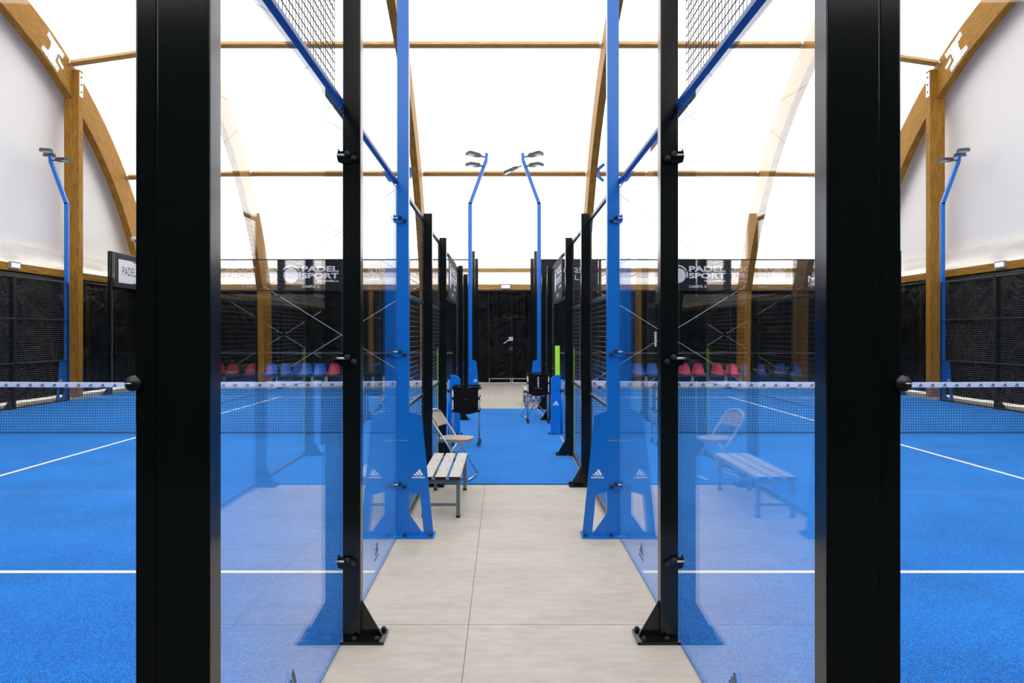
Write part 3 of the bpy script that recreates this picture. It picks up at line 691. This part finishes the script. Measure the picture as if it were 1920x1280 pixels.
    for k, (y0, lb) in enumerate(((12, 'third before'), (14, 'second before'), (16, 'last before'))):
        t = thing('fence_post', 'black outer fence post '+cs+', '+lb+' the lamp post', 'post', (s*(XF+0.05), y0-0.01, 0), 'black outer fence posts')
        b = MB(); b.bbox(s*(XF+0.022), s*(XF+0.10), y0-0.05, y0+0.03, 0, 3.02, 0.005); b.build('upright', M['black'], t)
        b = MB(); b.bbox(s*(XF+0.015), s*(XF+0.30), y0-0.08, y0+0.08, 0, 0.016, 0.005); b.build('base_plate', M['black'], t)
        b = MB(); b.prism([(0.10, 0.016), (0.26, 0.016), (0.10, 0.24)], lambda u, v: (s*(XF+u), y0-0.015, v), lambda u, v: (s*(XF+u), y0-0.005, v)); b.build('gusset', M['black'], t)
    for y0, lb in ((20, 'outer black post between the two outer glass panes '), (22, 'outer far corner post ')):
        t = thing('fence_post', lb+cs, 'post', (s*(XF+0.06), y0-0.01, 0), 'black outer fence posts')
        b = MB(); b.bbox(s*(XF+0.012), s*(XF+0.11), y0-0.05, y0+0.03, 0, 4.03, 0.005); b.build('upright', M['black'], t)
        b = MB(); b.bbox(s*(XF+0.005), s*(XF+0.30), y0-0.08, y0+0.08, 0, 0.016, 0.005); b.build('base_plate', M['black'], t)
        b = MB(); b.prism([(0.10, 0.016), (0.27, 0.016), (0.10, 0.24)], lambda u, v: (s*(XF+u), y0-0.015, v), lambda u, v: (s*(XF+u), y0-0.005, v)); b.build('gusset', M['black'], t)
    pane('y', s*XF, 18.02, 19.99, 'outer glass pane '+cs+' beside its lamp post'); pane('y', s*XF, 20.0, 21.99, 'outer glass pane '+cs+' in the far corner')
    mesh_panel('y', s*(XF-0.01), 20.02, 21.98, 3.03, 4.0, 'wire mesh above the outer corner glass '+cs, r=0.0024)
    # near end wall
    a0, a1 = sorted((s*1.0, s*2.99)); pane('x', 2.06, a0, a1, 'end glass pane facing the camera on the far '+nm_+' edge of the view')
    # net and its posts
    t = thing('court_net', 'black net with white printed band across the '+nm_+' court', 'net', (s*6, YN, 0), 'nets')
    x0, x1 = 0.99, XF-0.06; nx = int((x1-x0)/0.043); zt = lambda x: 0.80+0.035*((x-6.0)/5)**2
    b = MB()
    def NP(i, j):
        x = x0+(x1-x0)*i/nx; v = j/18
        top = zt(x)
        k = (1-v)**3; z = 0.035+(top-0.035)*(v-0.13*k*(1-0) * v*4*(1-v) if v < 1 else 1)
        z = 0.035+(top-0.035)*(v**(1.0+0.35*k*(0.6+0.6*noise.noise(Vector((x*0.9, 0, 5))))))
        dx = k*0.06*noise.noise(Vector((x*1.7+s*9, j*0.21, 2)))+0.01*noise.noise(Vector((x*3, j*0.6, 8)))
        return (s*(x+dx), YN+0.02*noise.noise(Vector((x*2, v*2, 0))), z)
    G = [[NP(i, j) for j in range(19)] for i in range(nx+1)]
    for i in range(nx+1): b.tube(G[i], 0.0026, 4, cap=False)
    for j in range(19): b.tube([G[i][j] for i in range(nx+1)], 0.0026 if j else 0.007, 4, cap=False)
    b.build('netting', M['net'], t)
    b = MB()
    N = 60
    for i in range(N):
        xa, xb = x0+(x1-x0)*i/N, x0+(x1-x0)*(i+1)/N
        v = []
        for x_ in (xa, xb):
            z_ = zt(x_); v += [(s*x_, YN-0.008, z_-0.003), (s*x_, YN-0.006, z_+0.078), (s*x_, YN, z_+0.084), (s*x_, YN+0.006, z_+0.078), (s*x_, YN+0.008, z_-0.003)]
        b.add(v, [(q, q+1, q+6, q+5) for q in range(4)]+[(4, 0, 5, 9)])
    bd = b.build('band', M['band'], t)
    b = MB(); n_ = 49
    for i in range(n_):
        x_ = x0+0.1+i*(x1-x0-0.2)/(n_-1); put_logo(b, lambda u, v: (u, YN-0.0105, v), s*x_, zt(x_)+0.022, 0.082, word=False)
        put_text(b, 'adidas', lambda u, v: (u, YN-0.0105, v), s*x_, zt(x_)+0.005, width=0.078, height=0.013, bold=0.02, centre=True)
    b.build('printed_logos', M['ink'], bd)
    t = thing('net_post', 'blue net post cover with a cut corner and white print, '+nm_+' of aisle', 'net post', (s*0.85, YN, 0), 'blue net posts')
    P = [(0.93, 0.012), (0.767, 0.012), (0.767, 0.945), (0.845, 1.005), (0.93, 1.005)]
    b = MB(); b.prism(P, lambda u, v: (s*u, YN-0.02, v), lambda u, v: (s*u, YN+0.08, v)); cv = b.build('cover', M['blue'], t)
    b = MB(); put_logo(b, lambda u, v: (u, YN-0.023, v), s*0.848, 0.50, 0.095); b.build('logo', M['white'], cv)
    bolts(t, [(s*0.74, YN-0.03, 0.012), (s*0.81, YN-0.06, 0.012)], 0.018, 0.03)
    b = MB(); b.cyl((s*0.95, YN, 0.012), (s*0.95, YN, 0.93), 0.022, 12); b.build('tension_tube', M['blue'], t)
    b = MB(); b.cyl((s*0.95, YN-0.03, 0.75), (s*0.95, YN-0.05, 0.75), 0.03, 12); b.build('ratchet', M['plastic'], t)

for nm_, s in SIDES:
    b = MB(); b.bbox(s*0.925, s*0.845, YN+0.09, YN+0.13, 0.012, 1.50, 0.01)
    if s > 0: tag(b.build('foam_pad', M['lime'], loc=(s*0.885, YN+0.11, 0.012)), 'lime green foam pad standing behind the net post, '+nm_+' of aisle', 'pad', 'lime green foam pads')
    b = MB(); b.bbox(s*0.955, s*0.945, 9.9, 10.0, 0.012, 1.50, 0.003)
    tag(b.build('foam_pad', M['lime'], loc=(s*0.96, 10.0, 0.012)), 'thin lime green pad edge behind the post before the net opening, '+nm_+' of aisle', 'pad', 'lime green foam pads')

# ------------------------------------------------------------------ banners
def ball(b, fn, cx, cy, r):
    n = 28
    def arc(r0, r1, a0, a1, m=14, ox=0, oy=0):
        v = []
        for i in range(m+1):
            a = a0+(a1-a0)*i/m; v += [(r0*math.cos(a)+ox, r0*math.sin(a)+oy), (r1*math.cos(a)+ox, r1*math.sin(a)+oy)]
        b.add([fn(cx+p[0], cy+p[1]) for p in v], [(2*i, 2*i+1, 2*i+3, 2*i+2) for i in range(m)])
    v = [fn(cx, cy-r*0.12)]+[fn(cx+r*0.86*math.cos(2*math.pi*i/n), cy-r*0.12+r*0.86*math.sin(2*math.pi*i/n)) for i in range(n)]
    b.add(v, [(0, i+1, (i+1) % n+1) for i in range(n)])
    arc(r*0.93, r*1.08, R(25), R(150)); arc(r*0.95, r*1.12, R(-20), R(18))
def court_banner(fn3, W, H, campo, label, parentmat='banner'):
    """fn3(u, v, d): u right, v up, d towards the viewer"""
    b = MB(); b.prism([(0, 0), (W, 0), (W, H), (0, H)], lambda u, v: fn3(u, v, 0), lambda u, v: fn3(u, v, -0.004))
    o = tag(b.build('banner', M['banner'], loc=fn3(W/2, 0, 0)), label, 'banner', 'advertising banners on the courts')
    b = MB(); f = lambda u, v: fn3(u, v, 0.002); k = W/1.96; q = H/0.96
    ball(b, f, 0.38*k, 0.50*q, 0.27*q)
    put_text(b, 'PADEL', f, 0.71*k, 0.585*q, width=1.12*k, height=0.175*q, bold=0.035)
    put_text(b, 'SPORT', f, 0.71*k, 0.375*q, width=1.12*k, height=0.175*q, bold=0.035)
    put_text(b, 'VILLAVERLA', f, 1.17*k, 0.265*q, width=0.66*k, height=0.065*q, bold=0.03)
    put_text(b, 'CAMPO', f, 0.71*k, 0.085*q, width=0.42*k, height=0.085*q, bold=0.02)
    put_text(b, campo, f, 1.18*k, 0.085*q, width=0.06*k, height=0.085*q, bold=0.02)
    b.build('lettering', M['white'], o)
    return o
court_banner(lambda u, v, d: (-6.98+u, YE-0.03-d, 3.04+v), 2.0, 0.96, '2', 'dark club banner with round ball emblem on the far mesh of the left court')
court_banner(lambda u, v, d: (4.99+u, YE-0.03-d, 3.04+v), 1.98, 0.96, '3', 'dark club banner with round ball emblem on the far mesh of the right court')
court_banner(lambda u, v, d: (-XG+0.03+d, 11.35+u, 2.27+v), 1.78, 0.72, '2', 'club banner hung above the opening on the left of the aisle')
court_banner(lambda u, v, d: (XG-0.03-d, 13.15-u, 2.27+v), 1.78, 0.72, '3', 'club banner hung above the opening on the right of the aisle')
def simple_banner(fn3, W, H, rows, label, extra=None, mat='banner', ink='white'):
    b = MB(); b.prism([(0, 0), (W, 0), (W, H), (0, H)], lambda u, v: fn3(u, v, 0), lambda u, v: fn3(u, v, -0.004))
    o = tag(b.build('banner', M[mat], loc=fn3(W/2, 0, 0)), label, 'banner', 'advertising banners on the courts')
    b = MB(); f = lambda u, v: fn3(u, v, 0.002)
    for t_, x_, y_, w_, h_, bo in rows: put_text(b, t_, f, x_, y_, width=w_, height=h_, bold=bo)
    if extra:
        for P in extra: b.add([f(*p) for p in P], [tuple(range(len(P)))])
    b.build('lettering', M[ink], o); return o
simple_banner(lambda u, v, d: (0.98+u, YE-0.03-d, 3.04+v), 1.92, 0.96, [('erras', 0.85, 0.55, 0.55, 0.16, 0.0), ('EL', 1.05, 0.33, 0.28, 0.16, 0.0)], 'plain dark banner on the far right mesh next to the aisle')
simple_banner(lambda u, v, d: (9.03+u, YE-0.03-d, 3.04+v), 1.95, 0.96, [('M', 0.36, 0.26, 0.27, 0.20, 0.0), ('I', 0.99, 0.26, 0.04, 0.20, 0.0), ('COSTRUTTORI', 0.36, 0.13, 0.80, 0.075, 0.0)],
    'dark builder banner in the outer far corner of the right court',
    [[(0.68,0.26),(0.93,0.26),(0.93,0.29),(0.68,0.29)], [(0.70,0.345),(0.93,0.345),(0.93,0.375),(0.70,0.375)], [(0.68,0.43),(0.93,0.43),(0.93,0.46),(0.68,0.46)],
     [(0.78,0.68),(0.98,0.84),(1.18,0.68),(1.10,0.66),(0.98,0.75),(0.86,0.66)], [(0.78,0.56),(0.98,0.70),(1.18,0.56),(1.10,0.54),(0.98,0.62),(0.86,0.54)]])
o = simple_banner(lambda u, v, d: (-XF+0.03+d, 20.05+u, 3.04+v), 1.9, 0.96, [('PADEL', 0.42, 0.36, 0.75, 0.24, 0.0)], 'dark mesh banner with a white sign at the outer corner of the left court', ink='ink')
b = MB(); b.box(-XF+0.031, -XF+0.0315, 20.27, 21.75, 3.17, 3.84); b.build('white_panel', M['signw'], o)
b = MB()
for z_ in (3.80, 3.16): b.box(-XF+0.032, -XF+0.034, 21.05, 21.9, z_, z_+0.035)
b.build('bar_print', M['ink'], o)

# ------------------------------------------------------------------ bench
def bench(label, X0, X1, Y0, Y1, H=0.385):
    t = thing('slatted_bench', label, 'bench', ((X0+X1)/2, (Y0+Y1)/2, 0), 'slatted benches beside the aisle')
    W = X1-X0; sw = (W-0.05)/3
    for k in range(3):
        xa = X0+k*(sw+0.025)
        b = MB(); b.bbox(xa, xa+sw, Y0, Y1, H-0.028, H, 0.004, 'y'); sl = b.build('slat', M['slat'], t, loc=(xa, Y0, H))
        b = MB(); b.box(xa+0.002, xa+sw-0.002, Y0-0.004, Y0, H-0.03, H-0.001); b.box(xa+0.002, xa+sw-0.002, Y1, Y1+0.004, H-0.03, H-0.001); b.build('end_cap', M['rubber'], sl)
    for yy in (Y0+0.03, Y1-0.13):
        b = MB(); b.bbox(X0+0.005, X1-0.005, yy, yy+0.04, H-0.07, H-0.029, 0.004, 'x'); b.build('seat_support', M['frame'], t); b = MB(); b.bbox(X0+0.03, X1-0.03, yy+0.008, yy+0.032, 0.105, 0.13, 0.003, 'x'); b.build('cross_bar', M['frame'], t)
        for xx in (X0+0.005, X1-0.04):
            b = MB(); b.bbox(xx, xx+0.035, yy, yy+0.035, 0.02, H-0.07, 0.004); lg = b.build('leg', M['frame'], t)
            b = MB(); b.bbox(xx-0.002, xx+0.037, yy-0.002, yy+0.037, 0.0, 0.022, 0.004); b.build('foot_cap', M['rubber'], lg)
    return t
bn = bench('grey slatted bench with three planks beside the left blue foot plate', -0.80, -0.435, 6.55, 7.86)
b = MB(); b.box(-0.52, -0.46, 7.05, 7.09, 0.385, 0.3858); b.build('paper_label', M['whitep'], bn)
bench('distant slatted bench behind the folding chair on the right of the aisle', 0.46, 0.83, 16.6, 17.9)

# ------------------------------------------------------------------ folding chairs
def folding_chair(label, loc, rz, mirror=1):
    t = thing('folding_chair', label, 'chair', loc, 'folding chairs beside the aisle')
    m = mirror
    def P(x, y, z): return (x*m, y, z)
    def sub(name, mb, mat, par=t): 
        o = mb.build(name, mat); o.parent = par; return o
    # back hoop that runs down into the front legs
    pts = []
    for y, sgn in ((-0.20, 1),):
        pts += [P(0.235, -0.205, 0.02), P(-0.01, -0.205, 0.42), P(-0.15, -0.205, 0.62), P(-0.205, -0.20, 0.71)]
    arc = [P(-0.205-0.045*math.sin(a), -0.20*math.cos(a), 0.71+0.085*math.sin(a)) for a in [math.pi*k/12 for k in range(1, 12)]]
    pts2 = [(p[0], -p[1], p[2]) for p in pts[::-1]]
    b = MB(); b.tube(pts+arc+pts2, 0.0115, 8); b.tube([P(0.235, -0.205, 0.012), P(0.235, 0.205, 0.012)], 0.0115, 8); sub('back_frame', b, M['steel'])
    b = MB(); b.tube([P(0.10, -0.185, 0.43), P(0.0, -0.185, 0.28), P(-0.20, -0.185, 0.012), P(-0.20, 0.185, 0.012), P(0.0, 0.185, 0.28), P(0.10, 0.185, 0.43)], 0.0105, 8)
    b.tube([P(-0.15, -0.185, 0.08), P(-0.15, 0.185, 0.08)], 0.009, 8); sub('rear_leg_frame', b, M['steel'])
    for yy in (-0.195, 0.195):
        b = MB(); b.bar(P(-0.12, yy, 0.57), P(-0.10, yy, 0.43), 0.014, 0.004, up=(0, 1, 0)); b.bar(P(-0.11, yy, 0.46), P(0.03, yy, 0.43), 0.012, 0.004, up=(0, 1, 0)); sub('linkage', b, M['steel'])
    def seat(u, v, top):
        n = 4.0; a = 2*math.pi*u; ca, sa = math.cos(a), math.sin(a)
        r = (abs(ca)**n+abs(sa)**n)**(-1/n)
        return 0.03+0.20*r*ca*v, 0.185*r*sa*v
    b = MB()
    for z0, z1, sc_, m_ in ((0.435, 0.452, 1.0, 0), (0.452, 0.475, 0.985, 1)):
        b.mix = m_; n_ = 32; A = []; B = []; C = []
        for i in range(n_):
            x, y = seat(i/n_, 1*sc_, 0); A.append(P(x, y, z0)); B.append(P(x, y, z1-0.004)); x, y = seat(i/n_, sc_*0.93, 0); C.append(P(x, y, z1))
        b.smooth = False
        b.add(A+B+C, [tuple(range(n_))[::-1]]+[(i, (i+1) % n_, n_+(i+1) % n_, n_+i) for i in range(n_)]+[(n_+i, n_+(i+1) % n_, 2*n_+(i+1) % n_, 2*n_+i) for i in range(n_)]+[tuple(range(2*n_, 3*n_))])
    sub('seat', b, [M['steel'], M['vinyl']])
    b = MB()
    def back(u, v):
        y = (u-0.5)*0.36; z = 0.60+v*0.17; e = 1-(abs(u-0.5)*2)**3*0.0
        zz = z if v < 0.5 else 0.60+0.085+(z-0.685)*math.sqrt(max(0.02, 1-(y/0.20)**2))
        return P(-0.145-(zz-0.60)*0.62-0.03*(1-(2*u-1)**2), y, zz)
    b.grid(back, 12, 6); n0 = len(b.v)
    b.grid(lambda u, v: tuple(Vector(back(u, v))+Vector((m*0.018, 0, 0.01))), 12, 6)
    o = sub('backrest', b, M['vinyl'])
    t.rotation_euler = (0, 0, rz)
    return t
folding_chair('folding chair with taupe padded seat behind the slatted bench', (-0.625, 8.38, 0.012), R(-14), 1)
folding_chair('folding chair half hidden behind the ball trolley on the right', (0.615, 14.45, 0.012), R(14), -1)

# ------------------------------------------------------------------ ball trolleys
def trolley(label, X, Y, top, text=None, droop=0.03):
    t = thing('ball_trolley', label, 'ball trolley', (X, Y, 0.012), 'black fabric ball trolleys')
    hw, hd = 0.195, 0.17; bot = top-0.40
    fn = lambda x, y, z: (X+x, Y+y, z)
    # bag: four sagging walls and a bottom
    b = MB()
    def wall(p, q):
        def f(u, v):
            x = p[0]+(q[0]-p[0])*u; y = p[1]+(q[1]-p[1])*u; e = math.sin(math.pi*u)
            z = bot+0.02+v*(top-bot-0.03)-e*droop*(1 if v > 0.5 else 0.9)*(abs(v-0.5)*2)
            k = 1+0.05*e*math.sin(math.pi*v)+0.02*noise.noise(Vector((u*5, v*4, p[0]*9)))
            return fn(x*k, y*k, z)
        b.grid(f, 14, 10)
    c = [(-hw, -hd), (hw, -hd), (hw, hd), (-hw, hd)]
    for i in range(4): wall(c[i], c[(i+1) % 4])
    b.grid(lambda u, v: fn((-hw+2*hw*u)*0.98, (-hd+2*hd*v)*0.98, bot+0.02-0.05*math.sin(math.pi*u)*math.sin(math.pi*v)-0.01), 10, 10)
    b.smooth = False
    bag = b.build('bag', M['fabric'], t, fixn=False)
    b = MB()
    for sy in (-1,):
        b.tube([fn(-hw, sy*(hd+0.012), bot+0.03), fn(0, sy*(hd+0.02), (top+bot)/2), fn(hw, sy*(hd+0.012), top-0.03)], 0.004, 6)
        b.tube([fn(hw, sy*(hd+0.012), bot+0.03), fn(0, sy*(hd+0.02), (top+bot)/2), fn(-hw, sy*(hd+0.012), top-0.03)], 0.004, 6)
    b.build('cross_brace', M['fabric'], t)
    b = MB(); b.cyl(fn(0, -hd-0.022, (top+bot)/2), fn(0, -hd-0.03, (top+bot)/2), 0.006, 8); b.build('rivet', M['steel'], t)
    for i, (sx_, sy) in enumerate(((-1, -1), (1, -1), (1, 1), (-1, 1))):
        x, y = sx_*hw, sy*hd
        b = MB(); b.tube([fn(x, y, 0.075), fn(x, y, top-0.02)], 0.011, 10); lg = b.build('leg', M['alu'], t)
        for zz in (top-0.03, (top+bot)/2+0.02, bot+0.03):
            b = MB(); b.bbox(X+x-0.017, X+x+0.017, Y+y-0.017, Y+y+0.017, zz-0.02, zz+0.02, 0.005); b.build('joint', M['plastic'], lg)
        b = MB()
        for o_ in (-0.016, 0.016): b.tube([fn(x+o_-0.009, y, 0.042), fn(x+o_+0.009, y, 0.042)], 0.030, 14)
        b.bbox(X+x-0.012, X+x+0.012, Y+y-0.014, Y+y+0.014, 0.045, 0.09, 0.004); b.build('castor', M['rubber'], t)
    b = MB(); b.tube([fn(-hw, -hd, top-0.01), fn(0, -hd, top-0.012-droop*0.6), fn(hw, -hd, top-0.01), fn(hw, hd, top-0.01), fn(-hw, hd, top-0.01)], 0.013, 8, closed=True); b.build('rim', M['fabric'], t)
    if text:
        b = MB(); put_text(b, text, lambda u, v: (X-0.008-v+0.02, Y-hd-0.035, (top+bot)/2-0.06+u), 0, 0, width=0.20, height=0.028, bold=0.03)
        put_text(b, 'padel accessories', lambda u, v: (X+u, Y-hd-0.033, bot+0.115+v), 0, 0, width=0.13, height=0.010, centre=True); b.build('lettering', M['white'], bag)
    return t
trolley('black fabric ball trolley on castors left of the aisle beyond the folding chair', -0.600, 10.86, 0.915, droop=0.045)
trolley('black fabric ball trolley with white lettering right of the aisle', 0.626, 13.60, 0.955, text='AI-ENCO')

# ------------------------------------------------------------------ shell seat rows behind the far wall
def shell_row(label, xs, cols, y=22.75):
    t = thing('seat_row', label, 'seat row', ((xs[0]+xs[-1])/2, y, 0), 'rows of plastic shell seats behind the courts')
    prof = [(-0.20, 0.385, 0.36), (-0.215, 0.415, 0.42), (-0.16, 0.425, 0.44), (0.0, 0.405, 0.44), (0.12, 0.41, 0.42), (0.17, 0.47, 0.40), (0.195, 0.58, 0.36), (0.215, 0.70, 0.29), (0.215, 0.755, 0.22)]
    for x, cl in zip(xs, cols):
        b = MB(); n_ = len(prof)-1
        def f(u, v, o=0.0):
            k = v*n_; i = min(int(k), n_-1); a = k-i; p = [prof[i][q]*(1-a)+prof[i+1][q]*a for q in range(3)]
            c = (2*u-1); lift = 0.035*c*c if v < 0.55 else 0.0; fw = -0.04*c*c if v >= 0.55 else 0
            return (x+c*p[2]/2, y+p[0]+fw+o, p[1]+lift-o*0.6)
        b.grid(f, 10, 24); b.grid(lambda u, v: f(u, v, 0.012), 10, 24)
        b.build('shell_seat', M[cl], t, fixn=False)
    b = MB(); b.bbox(xs[0]-0.25, xs[-1]+0.25, y-0.03, y+0.03, 0.34, 0.38, 0.005, 'x'); b.build('beam', M['frame'], t)
    mids = [(xs[0]+xs[1])/2] + ([(xs[-1]+xs[-2])/2] if len(xs) > 2 else [])
    for lx in mids:
        b = MB(); b.prism([(-0.055, 0), (0.055, 0), (0.03, 0.34), (-0.03, 0.34)], lambda u, v: (lx+u, y-0.03, v), lambda u, v: (lx+u, y+0.03, v)); b.build('leg', M['beam'], t)
    return t
shell_row('row of three shell seats, two blue and one red, behind the left court', (-6.36, -5.92, -5.47), ('bluep', 'bluep', 'red'))
shell_row('pair of shell seats, red and blue, farther out behind the left court', (-7.48, -7.04), ('bluep', 'bluep'))
shell_row('pair of red shell seats behind the right court', (5.80, 6.24), ('red', 'red'))
shell_row('single blue and red pair farther out behind the right court', (6.86, 7.32), ('red', 'red'))
shell_row('pair of blue shell seats nearest the aisle behind the right court', (4.30, 4.76), ('bluep', 'bluep'))
